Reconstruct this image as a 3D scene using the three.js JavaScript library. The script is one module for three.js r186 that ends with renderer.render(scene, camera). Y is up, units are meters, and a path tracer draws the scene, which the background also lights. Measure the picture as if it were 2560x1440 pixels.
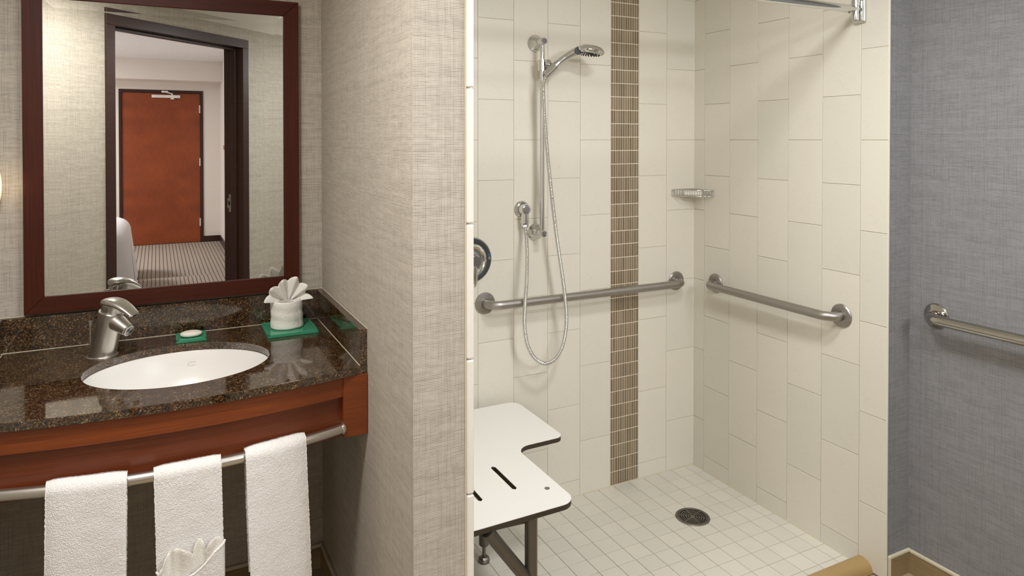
import * as THREE from 'three';
import { RoundedBoxGeometry } from 'three/addons/geometries/RoundedBoxGeometry.js';
import { mergeGeometries, mergeVertices, toCreasedNormals } from 'three/addons/utils/BufferGeometryUtils.js';
import { RectAreaLightUniformsLib } from 'three/addons/lights/RectAreaLightUniformsLib.js';

/* ------------------------------------------------ camera, lights, exposure */
const scene = new THREE.Scene();
scene.background = new THREE.Color(0x000000);
const F = 1740, RAD = Math.PI / 180;
const camera = new THREE.PerspectiveCamera(2 * Math.atan(720 / F) / RAD, 2560 / 1440, 0.02, 60);
camera.position.set(0, 1.44, 0);
camera.rotation.order = 'YXZ';
camera.rotation.set(-0.68 * RAD, -27.03 * RAD, 0);
camera.setViewOffset(2560, 1440, 0, 351.3, 2560, 1440);   // shifted lens: verticals stay upright
const renderer = new THREE.WebGLRenderer({ antialias: true });
renderer.toneMapping = THREE.LinearToneMapping;
renderer.toneMappingExposure = 1.0;
renderer.shadowMap.enabled = true;
RectAreaLightUniformsLib.init();
// the lamps, with the rear and hall ones added unseen: [name, x, y, z of the glowing face, width, height, intensity, colour, hung on the wall?]
const PANELS = [
  ['shower', 1.22, 2.158, -1.22, 0.22, 0.22, 74, 0xf8f9fa],
  ['vanity', -0.18, 2.158, -1.16, 0.22, 0.22, 122, 0xfbf9f6],
  ['entry', 1.30, 2.158, -0.42, 0.26, 0.26, 58, 0xf6f8fb],
  ['rear', 1.62, 1.99, 0.744, 0.60, 0.16, 50, 0xf7f8fa, true],  // added frontal fill for the upright walls, no known fixture
  ['hall', -1.95, 2.488, 4.20, 0.60, 0.60, 86, 0xf6f3f8],  // added out of view so the mirrored hall is lit
];
const SCONCE = { p: [-0.404, 1.312, -2.322], i: 0.004, c: 0xffdca8 };

/* ------------------------------------------------ helpers */
let seed = 7;
const rnd = () => { seed = (seed * 1664525 + 1013904223) >>> 0; return seed / 4294967296; };
const hash = (x, y, s = 0) => { let h = (x * 374761393 + y * 668265263 + s * 2147483647) | 0; h = Math.imul(h ^ (h >>> 13), 1274126177); h ^= h >>> 16; return (h >>> 0) / 4294967296; };
function vnoise(x, y, px, py, s = 0) {          // value noise, periodic in px, py cells
  const xi = Math.floor(x), yi = Math.floor(y), fx = x - xi, fy = y - yi;
  const m = (a, p) => ((a % p) + p) % p;
  const ux = fx * fx * (3 - 2 * fx), uy = fy * fy * (3 - 2 * fy);
  const a = hash(m(xi, px), m(yi, py), s), b = hash(m(xi + 1, px), m(yi, py), s), c = hash(m(xi, px), m(yi + 1, py), s), d = hash(m(xi + 1, px), m(yi + 1, py), s);
  return (a * (1 - ux) + b * ux) * (1 - uy) + (c * (1 - ux) + d * ux) * uy;
}
function tex(w, h, metresX, metresY, fn, colour = true) {
  const d = new Uint8Array(w * h * 4);
  for (let y = 0; y < h; y++) for (let x = 0; x < w; x++) {
    const c = fn(x, y), i = (y * w + x) * 4;
    d[i] = Math.max(0, Math.min(255, c[0])); d[i + 1] = Math.max(0, Math.min(255, c[1])); d[i + 2] = Math.max(0, Math.min(255, c[2])); d[i + 3] = 255;
  }
  const t = new THREE.DataTexture(d, w, h, THREE.RGBAFormat);
  t.wrapS = t.wrapT = THREE.RepeatWrapping; t.magFilter = THREE.LinearFilter; t.minFilter = THREE.LinearMipmapLinearFilter; t.generateMipmaps = true;
  if (colour) t.colorSpace = THREE.SRGBColorSpace;
  t.repeat.set(1 / metresX, 1 / metresY); t.needsUpdate = true;
  return t;
}
const counts = {};
function numbered(n) { const k = counts[n] = (counts[n] ?? -1) + 1; return k ? `${n}_${String(k).padStart(3, '0')}` : n; }
function mesh(name, geo, mat, parent) {
  const m = new THREE.Mesh(geo, mat); m.name = parent ? partName(parent, name) : numbered(name);
  m.castShadow = m.receiveShadow = true; (parent || scene).add(m); return m;
}
function partName(p, n) { p.userData_count ??= {}; const k = p.userData_count[n] = (p.userData_count[n] ?? -1) + 1; return k ? `${n}_${String(k).padStart(3, '0')}` : n; }
function thing(name, label, category, pos = [0, 0, 0], group) {
  const g = new THREE.Group(); g.name = numbered(name); g.position.set(...pos); scene.add(g);
  return tag(g, label, category, group);
}
function tag(o, label, category, group) { o.userData.label = label; o.userData.category = category; if (group) o.userData.group = group; return o; }
function struct(name, geo, mat, label) { const m = mesh(name, geo, mat); m.userData.kind = 'structure'; if (label) m.userData.label = label; return m; }
function uvBox(g, swap = false, ox = 0, oy = 0) {        // uv in metres from the dominant side of each face
  if (g.index) g = g.toNonIndexed();
  if (!g.attributes.normal) g.computeVertexNormals();
  const p = g.attributes.position, n = p.count, uv = new Float32Array(n * 2);
  const a = new THREE.Vector3(), b = new THREE.Vector3(), c = new THREE.Vector3(), N = new THREE.Vector3();
  for (let i = 0; i < n; i += 3) {
    a.fromBufferAttribute(p, i); b.fromBufferAttribute(p, i + 1); c.fromBufferAttribute(p, i + 2);
    N.copy(b).sub(a).cross(c.clone().sub(a));
    const ax = Math.abs(N.x), ay = Math.abs(N.y), az = Math.abs(N.z);
    for (let k = 0; k < 3; k++) {
      const x = p.getX(i + k), y = p.getY(i + k), z = p.getZ(i + k);
      let u, v; if (ax >= ay && ax >= az) { u = z; v = y; } else if (ay >= az) { u = x; v = z; } else { u = x; v = y; }
      uv[(i + k) * 2] = (swap ? v : u) + ox; uv[(i + k) * 2 + 1] = (swap ? u : v) + oy;
    }
  }
  g.setAttribute('uv', new THREE.BufferAttribute(uv, 2)); return g;
}
function box(x0, x1, y0, y1, z0, z1, r = 0, swap = false) {
  const w = x1 - x0, h = y1 - y0, d = z1 - z0;
  const g = r ? new RoundedBoxGeometry(w, h, d, 2, Math.min(r, w / 2.01, h / 2.01, d / 2.01)) : new THREE.BoxGeometry(w, h, d);
  g.translate((x0 + x1) / 2, (y0 + y1) / 2, (z0 + z1) / 2); return uvBox(g, swap);
}
const merge = (a) => mergeGeometries(a.map((g) => { g = g.index ? g.toNonIndexed() : g; for (const k of Object.keys(g.attributes)) if (!['position', 'normal', 'uv'].includes(k)) g.deleteAttribute(k); return g; }));
const V = (x, y, z) => new THREE.Vector3(x, y, z);
function tube(pts, r, seg = 64, rad = 16, closed = false) { return new THREE.TubeGeometry(new THREE.CatmullRomCurve3(pts.map((p) => V(...p)), closed, 'centripetal'), seg, r, rad, closed); }
function rod(a, b, r, rad = 20, r2 = r) {
  const A = V(...a), B = V(...b), d = B.clone().sub(A), L = d.length();
  const g = new THREE.CylinderGeometry(r2, r, L, rad, 1); g.translate(0, L / 2, 0);
  g.applyQuaternion(new THREE.Quaternion().setFromUnitVectors(V(0, 1, 0), d.normalize())); g.translate(...a); return g;
}
function lathe(profile, origin = [0, 0, 0], axis = [0, 1, 0], seg = 40, sx = 1, sz = 1) {
  let g = new THREE.LatheGeometry(profile.map((p) => new THREE.Vector2(Math.max(p[0], 1e-5), p[1])), seg); g.scale(sx, 1, sz);
  g = toCreasedNormals(g, 0.6);
  g.applyQuaternion(new THREE.Quaternion().setFromUnitVectors(V(0, 1, 0), V(...axis).normalize())); g.translate(...origin); return g;
}
function slab(w, h, t, c, ox = 0, oy = 0) {              // a tile: rear at z = 0, chamfered face at z = t
  const X = w / 2, Y = h / 2, pos = [], uv = [];
  const quad = (...q) => { for (const i of [0, 1, 2, 0, 2, 3]) { pos.push(...q[i]); uv.push(q[i][0] + ox, q[i][1] + oy); } };
  const o = [[-X, -Y], [X, -Y], [X, Y], [-X, Y]], n = [[-X + c, -Y + c], [X - c, -Y + c], [X - c, Y - c], [-X + c, Y - c]];
  quad(...n.map((p) => [...p, t]));
  for (let i = 0; i < 4; i++) { const j = (i + 1) % 4; quad([...o[i], t - c], [...o[j], t - c], [...n[j], t], [...n[i], t]); quad([...o[i], 0], [...o[j], 0], [...o[j], t - c], [...o[i], t - c]); }
  const g = new THREE.BufferGeometry(); g.setAttribute('position', new THREE.Float32BufferAttribute(pos, 3)); g.setAttribute('uv', new THREE.Float32BufferAttribute(uv, 2)); g.computeVertexNormals(); return g;
}
function roundPoly(pts) {                                 // [x, y, radius] corners -> Shape
  const s = new THREE.Shape(), n = pts.length;
  pts.forEach((p, i) => {
    const a = pts[(i + n - 1) % n], b = pts[(i + 1) % n], P = new THREE.Vector2(p[0], p[1]);
    const u = new THREE.Vector2(a[0], a[1]).sub(P).normalize(), v = new THREE.Vector2(b[0], b[1]).sub(P).normalize(), r = p[2];
    if (!r) { i ? s.lineTo(p[0], p[1]) : s.moveTo(p[0], p[1]); return; }
    const k = r / Math.tan(Math.acos(THREE.MathUtils.clamp(u.dot(v), -1, 1)) / 2), q0 = P.clone().addScaledVector(u, k), q1 = P.clone().addScaledVector(v, k);
    i ? s.lineTo(q0.x, q0.y) : s.moveTo(q0.x, q0.y);
    const c1 = q0.clone().lerp(P, 0.5523), c2 = q1.clone().lerp(P, 0.5523); s.bezierCurveTo(c1.x, c1.y, c2.x, c2.y, q1.x, q1.y);
  });
  s.closePath(); return s;
}
function flat(shape, y0, y1, bevel = 0, seg = 24) {      // plan shape (x, -z) extruded upwards from y0 to y1
  const b = bevel, g = new THREE.ExtrudeGeometry(shape, { depth: y1 - y0 - 2 * b, bevelEnabled: b > 0, bevelThickness: b, bevelSize: b, bevelOffset: -b, bevelSegments: 2, curveSegments: seg });
  g.rotateX(-Math.PI / 2); g.translate(0, y0 + b, 0); return uvBox(g);
}
const poly = (pts) => new THREE.Shape(pts.map((p) => new THREE.Vector2(p[0], -p[1])));
// a grid surface f(u, v) -> [x, y, z] with nu x nv cells
function grid(nu, nv, f, closeV = false) {
  const pos = [], uv = [], idx = [];
  for (let j = 0; j <= nv; j++) for (let i = 0; i <= nu; i++) { const p = f(i / nu, closeV && j === nv ? 0 : j / nv, i, closeV && j === nv ? 0 : j); pos.push(p[0], p[1], p[2]); uv.push(p[3] ?? i / nu, p[4] ?? j / nv); }
  for (let j = 0; j < nv; j++) for (let i = 0; i < nu; i++) { const a = j * (nu + 1) + i, b = a + 1, c = a + nu + 1, d = c + 1; idx.push(a, b, d, a, d, c); }
  const g = new THREE.BufferGeometry(); g.setAttribute('position', new THREE.Float32BufferAttribute(pos, 3)); g.setAttribute('uv', new THREE.Float32BufferAttribute(uv, 2)); g.setIndex(idx); g.computeVertexNormals(); return g;
}

/* ------------------------------------------------ materials */
const std = (o) => new THREE.MeshStandardMaterial(o), phys = (o) => new THREE.MeshPhysicalMaterial(o);
function weave(threads, base, gap, contrast, s) {
  const W = 1024, p = W / threads;
  return tex(W, W, 0.5, 0.5, (x, y) => {
    const i = Math.floor(x / p), j = Math.floor(y / p), fx = x / p - i, fy = y / p - j;
    const lx = Math.max(0, 1 - Math.abs(fx - 0.5) / 0.34), ly = Math.max(0, 1 - Math.abs(fy - 0.5) / 0.34);
    const hv = Math.max(0, vnoise(x / 34 + hash(j, 3, s) * 90, j, 30, threads, s + 1) * 0.7 + 0.22) * (0.55 + 0.5 * hash(j, 9, s));
    const vv = (0.2 + 0.8 * vnoise(i, y / 60 + hash(i, 5, s) * 50, threads, 17, s + 2)) * (0.35 + 0.65 * hash(i, 11, s));
    let k = ly * hv * 0.8 + lx * vv * 0.6 + lx * ly * 0.3;
    k = Math.min(1, k * contrast);
    const slub = 1 + 0.05 * (vnoise(x / 8, y / 2, 128, 512, s + 5) - 0.5) + 0.06 * (vnoise(x / 128, y / 16, 8, 64, s + 6) - 0.5);
    return base.map((b, n) => (b + (gap[n] - b) * k) * slub);
  });
}
const beigeWeave = weave(136, [200, 192, 179], [108, 97, 83], 0.9, 20);
const greyWeave = weave(210, [151, 150, 151], [74, 74, 76], 0.95, 50);
const M = {};
M.beige = std({ map: beigeWeave, roughness: 0.85 });
M.grey = std({ map: greyWeave, roughness: 0.85 });
const mottle = tex(512, 512, 0.6, 0.6, (x, y) => { const k = 0.985 + 0.018 * vnoise(x / 40, y / 40, 13, 13, 3) + 0.02 * vnoise(x / 6, y / 6, 86, 86, 4); return [255 * k, 255 * k, 255 * k]; });
const tileTone = (c) => std({ map: mottle, color: new THREE.Color(c), roughness: 0.32 });
M.tile = [tileTone(0xe1dccf), tileTone(0xdedacd), tileTone(0xe2ddd0)];
M.floorTile = [tileTone(0xdad6ca), tileTone(0xd7d3c7), tileTone(0xdcd7cb)]; M.floorTile.forEach((m) => { m.roughness = 0.5; });
M.grout = std({ color: 0xd6cdb8, roughness: 0.95 });
M.floorGrout = std({ color: 0xb0a68f, roughness: 0.95 });
M.mosaicGrout = std({ color: 0xe6dcc8, roughness: 0.9 });
M.stick = [0x7f6f56, 0x86765d, 0x76664d, 0x8c7c63].map((c) => std({ color: c, roughness: 0.3 }));
M.edgeTile = std({ color: 0xece7dc, roughness: 0.15 });
M.paint = std({ color: 0xf2efe8, roughness: 0.9 });
M.hallPaint = std({ color: 0xe9e2da, roughness: 0.9 });
const popcorn = tex(512, 512, 0.5, 0.5, (x, y) => { const k = 225 + 30 * vnoise(x / 5, y / 5, 102, 102, 31); return [k, k, k]; });
M.popcorn = std({ map: popcorn, bumpMap: popcorn, bumpScale: 0.006, roughness: 1 });
const stone = tex(512, 512, 0.6, 0.6, (x, y) => { const k = 0.9 + 0.12 * vnoise(x / 60, y / 4, 8, 128, 41) + 0.07 * vnoise(x / 9, y / 2, 57, 256, 42); return [255 * k, 255 * k, 255 * k]; });
M.bathTile = std({ map: stone, color: 0xa09072, roughness: 0.55 });
M.baseTile = std({ map: stone, color: 0x94805c, roughness: 0.5 });
M.baseTrim = std({ color: 0xcdc4ac, roughness: 0.5 });
M.threshold = std({ map: mottle, color: 0xa98d5c, roughness: 0.3 });
// polished granite: crystals of black, brown, gold and grey
{
  const W = 1024, C = 190, cell = W / C;
  const pal = [[22, 16, 12], [38, 26, 18], [18, 14, 12], [62, 46, 30], [82, 59, 34], [112, 82, 46], [138, 120, 94], [46, 35, 26]];
  const pick = (r) => r < 0.17 ? 0 : r < 0.3 ? 1 : r < 0.42 ? 2 : r < 0.58 ? 3 : r < 0.75 ? 4 : r < 0.87 ? 5 : r < 0.92 ? 6 : 7;
  const g = (x, y) => {
    const wx = x / cell + 1.3 * (vnoise(x / 14, y / 14, 73, 73, 61) - 0.5), wy = y / cell + 1.3 * (vnoise(x / 14, y / 14, 73, 73, 62) - 0.5);
    let bd = 9, bi = 0, bj = 0; const ci = Math.floor(wx), cj = Math.floor(wy);
    for (let a = -1; a <= 1; a++) for (let b = -1; b <= 1; b++) {
      const i = ci + a, j = cj + b, mi = ((i % C) + C) % C, mj = ((j % C) + C) % C;
      const dx = i + hash(mi, mj, 63) - wx, dy = j + hash(mi, mj, 64) - wy, d = dx * dx + dy * dy; if (d < bd) { bd = d; bi = mi; bj = mj; }
    }
    const big = vnoise(x / 46, y / 46, 22, 22, 66), c = pal[pick(Math.min(0.999, Math.max(0, hash(bi, bj, 65) * 0.78 + big * 0.3 - 0.02)))], k = 0.75 + 0.5 * vnoise(x / 2.5, y / 2.5, 409, 409, 67);
    return c.map((v) => v * k);
  };
  M.granite = phys({ map: tex(W, W, 0.44, 0.44, g), roughness: 0.06, ior: 2.0 });
}
function woodTex(dark, light, s) {
  return tex(512, 1024, 0.25, 1.0, (x, y) => {
    const k = 0.45 * vnoise(x / 3, y / 110, 170, 9, s) + 0.3 * vnoise(x / 9 + 2 * vnoise(y / 128, 0, 8, 1, s + 3), y / 256, 57, 4, s + 1) + 0.25 * vnoise(x / 1.6, y / 24, 320, 42, s + 2);
    return dark.map((d, n) => d + (light[n] - d) * k);
  });
}
M.mahogany = phys({ map: woodTex([50, 19, 8], [88, 36, 16], 70), roughness: 0.5, specularIntensity: 0.5, clearcoat: 0 });
M.cherry = phys({ map: woodTex([104, 45, 12], [142, 71, 24], 80), roughness: 0.42, clearcoat: 0.12, clearcoatRoughness: 0.35 });
M.cherryDark = phys({ map: woodTex([90, 38, 11], [122, 57, 19], 85), roughness: 0.4, clearcoat: 0.2, clearcoatRoughness: 0.35 });
M.doorWood = phys({ map: tex(512, 512, 1.2, 1.2, (x, y) => { const k = vnoise(x / 70, y / 50, 7, 10, 90) * 0.6 + vnoise(x / 12, y / 20, 43, 26, 91) * 0.25 + vnoise(x / 3, y / 6, 170, 85, 92) * 0.15; return [122 + 34 * k, 54 + 21 * k, 22 + 10 * k]; }), roughness: 0.42, clearcoat: 0.2, clearcoatRoughness: 0.4 });
M.frameWood = phys({ map: woodTex([48, 28, 22], [66, 42, 34], 95), roughness: 0.35 });
M.chrome = std({ color: 0xd6d6d4, metalness: 1, roughness: 0.09 });
M.chromeDark = std({ color: 0x9b9b9b, metalness: 1, roughness: 0.12 });
M.brushed = std({ color: 0xa9a5a0, metalness: 1, roughness: 0.42 });
M.brushedLight = std({ color: 0xdcd9d3, metalness: 1, roughness: 0.33 });
M.polished = std({ color: 0xb8b4ad, metalness: 1, roughness: 0.13 });
M.steel = std({ color: 0x85807a, metalness: 1, roughness: 0.35 });
M.darkSteel = std({ color: 0x77736c, metalness: 0.9, roughness: 0.38 });
M.rubber = std({ color: 0x34373a, roughness: 0.55 });
M.black = std({ color: 0x0b0a09, roughness: 0.8 });
M.ceramic = phys({ color: 0xf4f2ee, roughness: 0.32 });
M.mirror = std({ color: 0xe5e6e2, metalness: 1, roughness: 0.0 });
const terry = tex(512, 512, 0.12, 0.12, (x, y) => { const k = 255 * (0.75 * vnoise(x / 6.4, y / 6.4, 80, 80, 101) + 0.25 * vnoise(x / 3.2, y / 3.2, 160, 160, 102)); return [k, k, k]; }, false);
M.towel = std({ color: 0xf3f1ee, roughness: 1, bumpMap: terry, bumpScale: 0.0011 });
M.cloth = std({ color: 0xf4f1ea, roughness: 1, bumpMap: terry, bumpScale: 0.0007 });
M.soap = std({ color: 0xf6f2e6, roughness: 0.5 });
M.greenGlass = phys({ color: 0x62e0ae, roughness: 0.05, transmission: 0.6, thickness: 0.008, ior: 1.5, attenuationColor: new THREE.Color(0x18935c), attenuationDistance: 0.012 });
M.laminate = std({ color: 0xf0eee9, roughness: 0.4 });
M.core = std({ color: 0x3b3125, roughness: 0.6 });
M.sheet = std({ color: 0xf3f1f2, roughness: 0.95 });
const carpet = tex(512, 512, 0.24, 0.24, (x, y) => { const s = (x % 85) / 85, k = 0.85 + 0.3 * vnoise(x / 4, y / 4, 128, 128, 111), line = Math.max(0, 1 - Math.abs(s - 0.5) / 0.16); return [164 - 96 * line, 152 - 94 * line, 139 - 90 * line].map((v) => v * k); });
M.carpet = std({ map: carpet, roughness: 1 });
M.glow = (c, i) => std({ color: 0xffffff, emissive: c, emissiveIntensity: i, roughness: 0.6 });

/* ------------------------------------------------ room shell (x right, z towards the camera) */
const ZB = -2.37, X0 = 0.492, X1 = 0.632, ZC = -1.435, XR = 2.11, ZR = -1.455, XG = 2.225, XL = -0.404, HC = 2.16, HH = 2.49;
// the diagonal doorway wall: runs from A along T, bathroom on the -N side
const A = [-0.197, -0.537], T = [0.7216, 0.6923], N = [-0.6923, 0.7216], TH = 0.13, OPEN = 0.9534;
const W2 = (s, n) => [A[0] + T[0] * s + N[0] * n, A[1] + T[1] * s + N[1] * n];
const wallTilt = -Math.atan2(T[1], T[0]);
const bathPoly = [[XL - 0.1, ZB - 0.1], [XG + 0.12, ZB - 0.1], [XG + 0.12, 0.87], W2(2.0, TH * 0.5), W2(-1.36, TH * 0.5), [-1.24, -1.56], [XL - 0.1, -1.56]];
struct('ceiling', flat(poly(bathPoly), HC, HC + 0.08), M.paint);
const hallPoly = [W2(-0.35, TH * 0.5), W2(1.5, TH * 0.5), [0.9, 0.60], [0.9, 6.1], [-2.7, 6.1], [-2.7, -0.85], [-0.5, -0.85]];
struct('ceiling_hall', flat(poly(hallPoly), HH, HH + 0.08), M.popcorn);
struct('floor_hall', flat(poly(hallPoly), -0.08, 0.002), M.carpet);
const floorB = struct('floor', flat(poly(bathPoly), -0.08, -0.003), M.bathTile);
{ // bathroom floor tiles laid only where floor can be seen
  const g = slab(0.2975, 0.2975, 0.004, 0.0012); g.rotateX(-Math.PI / 2);
  for (const [x, z] of [[XG - 0.15, ZR + 0.15], [XG - 0.15, ZR + 0.45], [XG - 0.45, ZR + 0.19], [-0.25, ZB + 0.15], [0.05, ZB + 0.15], [0.342, ZB + 0.15], [-0.25, ZB + 0.45], [0.05, ZB + 0.45], [0.342, ZB + 0.45], [-0.25, ZB + 0.75], [0.05, ZB + 0.75], [0.342, ZB + 0.75]])
    mesh('tile', g, M.bathTile, floorB).position.set(x, -0.003, z);
}
const wallBack = struct('wall_back', merge([box(XL - 0.1, X0 + 0.02, 0, HC + 0.05, ZB - 0.1, ZB)]), M.beige);
const wallShower = struct('wall_shower', box(X0 + 0.02, XG + 0.12, 0, HC + 0.05, ZB - 0.1, ZB - 0.0012), M.grout);
const wallPart = struct('wall_partition', box(X0, X1 - 0.012, 0, HC + 0.02, ZB, ZC), M.beige);
mesh('tile_face', box(X1 - 0.012, X1, 0, HC + 0.02, ZB, ZC - 0.004), M.tile[0], wallPart);
const wallRight = struct('wall_right', box(XR + 0.0012, XG + 0.12, 0, HC + 0.02, ZB, ZR), M.grout);
mesh('wallpaper', box(XR + 0.004, XG, 0, HC + 0.02, ZR, ZR + 0.002), M.grey, wallRight);
struct('wall_side', box(XG, XG + 0.12, 0, HC + 0.02, ZR - 0.02, 0.87), M.grey);
struct('wall_left', box(XL - 0.12, XL, 0, HC + 0.05, ZB, -1.435), M.beige);
struct('wall_alcove', box(-1.26, XL - 0.119, 0, HC + 0.05, -1.56, -1.435), M.beige);
struct('wall_rear', box(1.12, XG + 0.1, 0, HC + 0.05, 0.75, 0.87), M.beige);
{
  const w = struct('wall_doorway', merge([box(-1.40, -0.02, 0, HH, 0, TH), box(OPEN + 0.02, 2.02, 0, HH, 0, TH), box(-0.02, OPEN + 0.02, 2.05, HH, 0, TH)]), M.beige);
  w.position.set(A[0], 0, A[1]); w.rotation.y = wallTilt;
}
{ // door frame in the diagonal wall
  const g = new THREE.Group(); g.name = 'door_1'; g.userData = { kind: 'structure', label: 'dark brown wooden door frame around the open doorway seen in the mirror' };
  g.position.set(A[0], 0, A[1]); g.rotation.y = wallTilt; scene.add(g);
  const c = 0.053, p = 0.012;
  for (const s of [0, 1]) {
    const x = s ? OPEN : 0, d = s ? 1 : -1, a = Math.min(x, x + d * c), b = Math.max(x, x + d * c);
    mesh('casing', box(a, b, 0, 2.03, -p, 0.001, 0.002, true), M.frameWood, g);
    mesh('casing', box(a, b, 0, 2.03, TH - 0.001, TH + p, 0.002, true), M.frameWood, g);
    mesh('jamb', box(Math.min(x, x + d * 0.021), Math.max(x, x + d * 0.021), 0, 2.05, 0, TH, 0.001, true), M.frameWood, g);
    mesh('door_stop', box(s ? OPEN - 0.016 : 0, s ? OPEN : 0.016, 0, 2.014, 0.038, 0.075, 0.002, true), M.frameWood, g);
  }
  mesh('casing', box(-c, OPEN + c, 2.03, 2.085, -p, 0.001, 0.002), M.frameWood, g);
  mesh('casing', box(-c, OPEN + c, 2.03, 2.085, TH - 0.001, TH + p, 0.002), M.frameWood, g);
  mesh('head_jamb', box(0, OPEN, 2.03, 2.051, 0, TH, 0.001), M.frameWood, g);
  mesh('door_stop', box(0, OPEN, 2.014, 2.03, 0.038, 0.075, 0.002), M.frameWood, g);
  const sp = mesh('strike_plate', merge([box(OPEN - 0.002, OPEN + 0.001, 0.99, 1.055, 0.088, 0.118, 0.001), box(OPEN - 0.002, OPEN + 0.001, 0.965, 0.99, 0.088, 0.106, 0.001), box(OPEN - 0.002, OPEN + 0.001, 1.055, 1.08, 0.088, 0.106, 0.001)]), M.polished, g); sp.userData.label = 'worn metal strike plate';
  mesh('latch_hole', box(OPEN - 0.003, OPEN, 1.01, 1.035, 0.096, 0.108), M.black, sp);
}
// hall walls
struct('wall_hall_right', box(0.80, 0.92, 0, HH, 0.52, 6.0), M.hallPaint);
struct('wall_hall_left', box(-2.72, -2.6, 0, HH, -0.86, 6.1), M.hallPaint);
struct('wall_hall_near', box(-2.6, -0.60, 0, HH, -0.90, -0.765), M.hallPaint);
struct('wall_hall_end', merge([box(-2.6, -0.44, 0, HH, 5.95, 6.07), box(0.57, 0.92, 0, HH, 5.95, 6.07), box(-0.44, 0.57, 2.11, HH, 5.95, 6.07), box(-2.6, 0.80, 2.22, HH, 5.52, 5.951)]), M.hallPaint);
struct('trim_1', box(0.575, 0.80, 0, 0.085, 5.935, 5.951, 0.003), M.frameWood);
struct('trim_2', box(0.785, 0.801, 0, 0.085, 0.60, 5.94, 0.003), M.frameWood);
struct('trim_3', box(-2.6, -0.45, 0, 0.085, 5.935, 5.951, 0.003), M.frameWood);
{ // entry door at the end of the hall
  const g = new THREE.Group(); g.name = 'door_2'; g.userData = { kind: 'structure', label: 'reddish brown wooden entry door at the end of the hall seen in the mirror' }; scene.add(g); g.position.set(0, 0, 5.95);
  mesh('frame_side', box(-0.452, -0.421, 0, 2.075, -0.012, 0.11, 0.002, true), M.frameWood, g);
  mesh('frame_side', box(0.541, 0.577, 0, 2.075, -0.012, 0.11, 0.002, true), M.frameWood, g);
  mesh('frame_head', box(-0.452, 0.577, 2.072, 2.112, -0.012, 0.11, 0.002), M.frameWood, g);
  const leaf = mesh('door_leaf', box(-0.419, 0.539, 0.008, 2.07, 0.012, 0.056, 0.002), M.doorWood, g);
  for (const y of [0.28, 1.12, 1.86]) mesh('hinge', merge([box(0.527, 0.553, y - 0.055, y + 0.055, 0.003, 0.013, 0.002)]), M.laminate, leaf);
  mesh('door_closer', merge([box(-0.06, 0.29, 2.005, 2.045, -0.03, 0.013, 0.006), box(0.17, 0.215, 1.985, 2.005, -0.03, 0.0, 0.004), rod([0.19, 2.045, -0.015], [0.19, 2.065, -0.015], 0.012), tube([[0.19, 2.06, -0.018], [0.15, 2.075, -0.03], [0.09, 2.085, -0.035]], 0.009, 12, 8), box(0.06, 0.14, 2.075, 2.1, -0.035, -0.011, 0.004)]), M.laminate, leaf);
}
tag(mesh('wall_plate', box(0.786, 0.801, 1.30, 1.36, 5.10, 5.30, 0.004), M.doorWood), 'small brown plate on the white hall side wall, seen in the mirror', 'plate');

/* ------------------------------------------------ wall and floor tiles of the shower */
const TW = 0.1502, THt = 0.3048, J = 0.0022;
const slabCache = {};
const slabOf = (w, h, t, c, v) => slabCache[[w.toFixed(4), h.toFixed(4), t, v]] ??= slab(w, h, t, c, v * 0.17, v * 0.29);
function column(parent, put, u0, u1, offset) {            // one column of 6 x 12 inch tiles, running bond
  const yA = 1.437 + (offset ? THt / 2 : 0), k0 = Math.floor(yA / THt);
  for (let k = -k0 - 1; k < 5; k++) {
    const y0 = Math.max(0.0, yA + k * THt), y1 = Math.min(HC, yA + (k + 1) * THt); if (y1 - y0 < 0.02) continue;
    const v = Math.floor(rnd() * 3), m = mesh('tile', slabOf(u1 - u0 - 0.0015, y1 - y0 - J, 0.0022, 0.0007, v), M.tile[Math.floor(rnd() * 3)], parent);
    put(m, (u0 + u1) / 2, (y0 + y1) / 2);
  }
}
const putBack = (m, u, y) => m.position.set(u, y, ZB - 0.0012);
const putRight = (m, u, y) => { m.position.set(XR + 0.0012, y, u); m.rotation.y = -Math.PI / 2; };
[[0.634, 0.765, 1], [0.765, 0.915, 1], [0.915, 1.066, 0], [1.066, 1.2165, 1], [1.2165, 1.3665, 0], [1.3665, 1.5165, 1], [1.5165, 1.6655, 0], [1.8085, 1.957, 1], [1.957, 2.1085, 0]].forEach(([a, b, o]) => column(wallShower, putBack, a, b, o));
[[-2.3685, -2.3025, 0], [-2.3025, -2.155, 1], [-2.155, -2.0035, 0], [-2.0035, -1.8545, 1], [-1.8545, -1.704, 0], [-1.704, -1.553, 1], [-1.553, ZR + 0.001, 0]].forEach(([a, b, o]) => column(wallRight, putRight, a, b, o));
mesh('corner_joint', rod([XR - 0.0003, 0, ZB + 0.0003], [XR - 0.0003, HC, ZB + 0.0003], 0.0022, 8), M.edgeTile, wallShower);
mesh('tile_edge', box(XR - 0.0008, XR + 0.0065, 0, HC, ZR - 0.001, ZR + 0.0035, 0.002), M.tile[0], wallRight);
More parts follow.
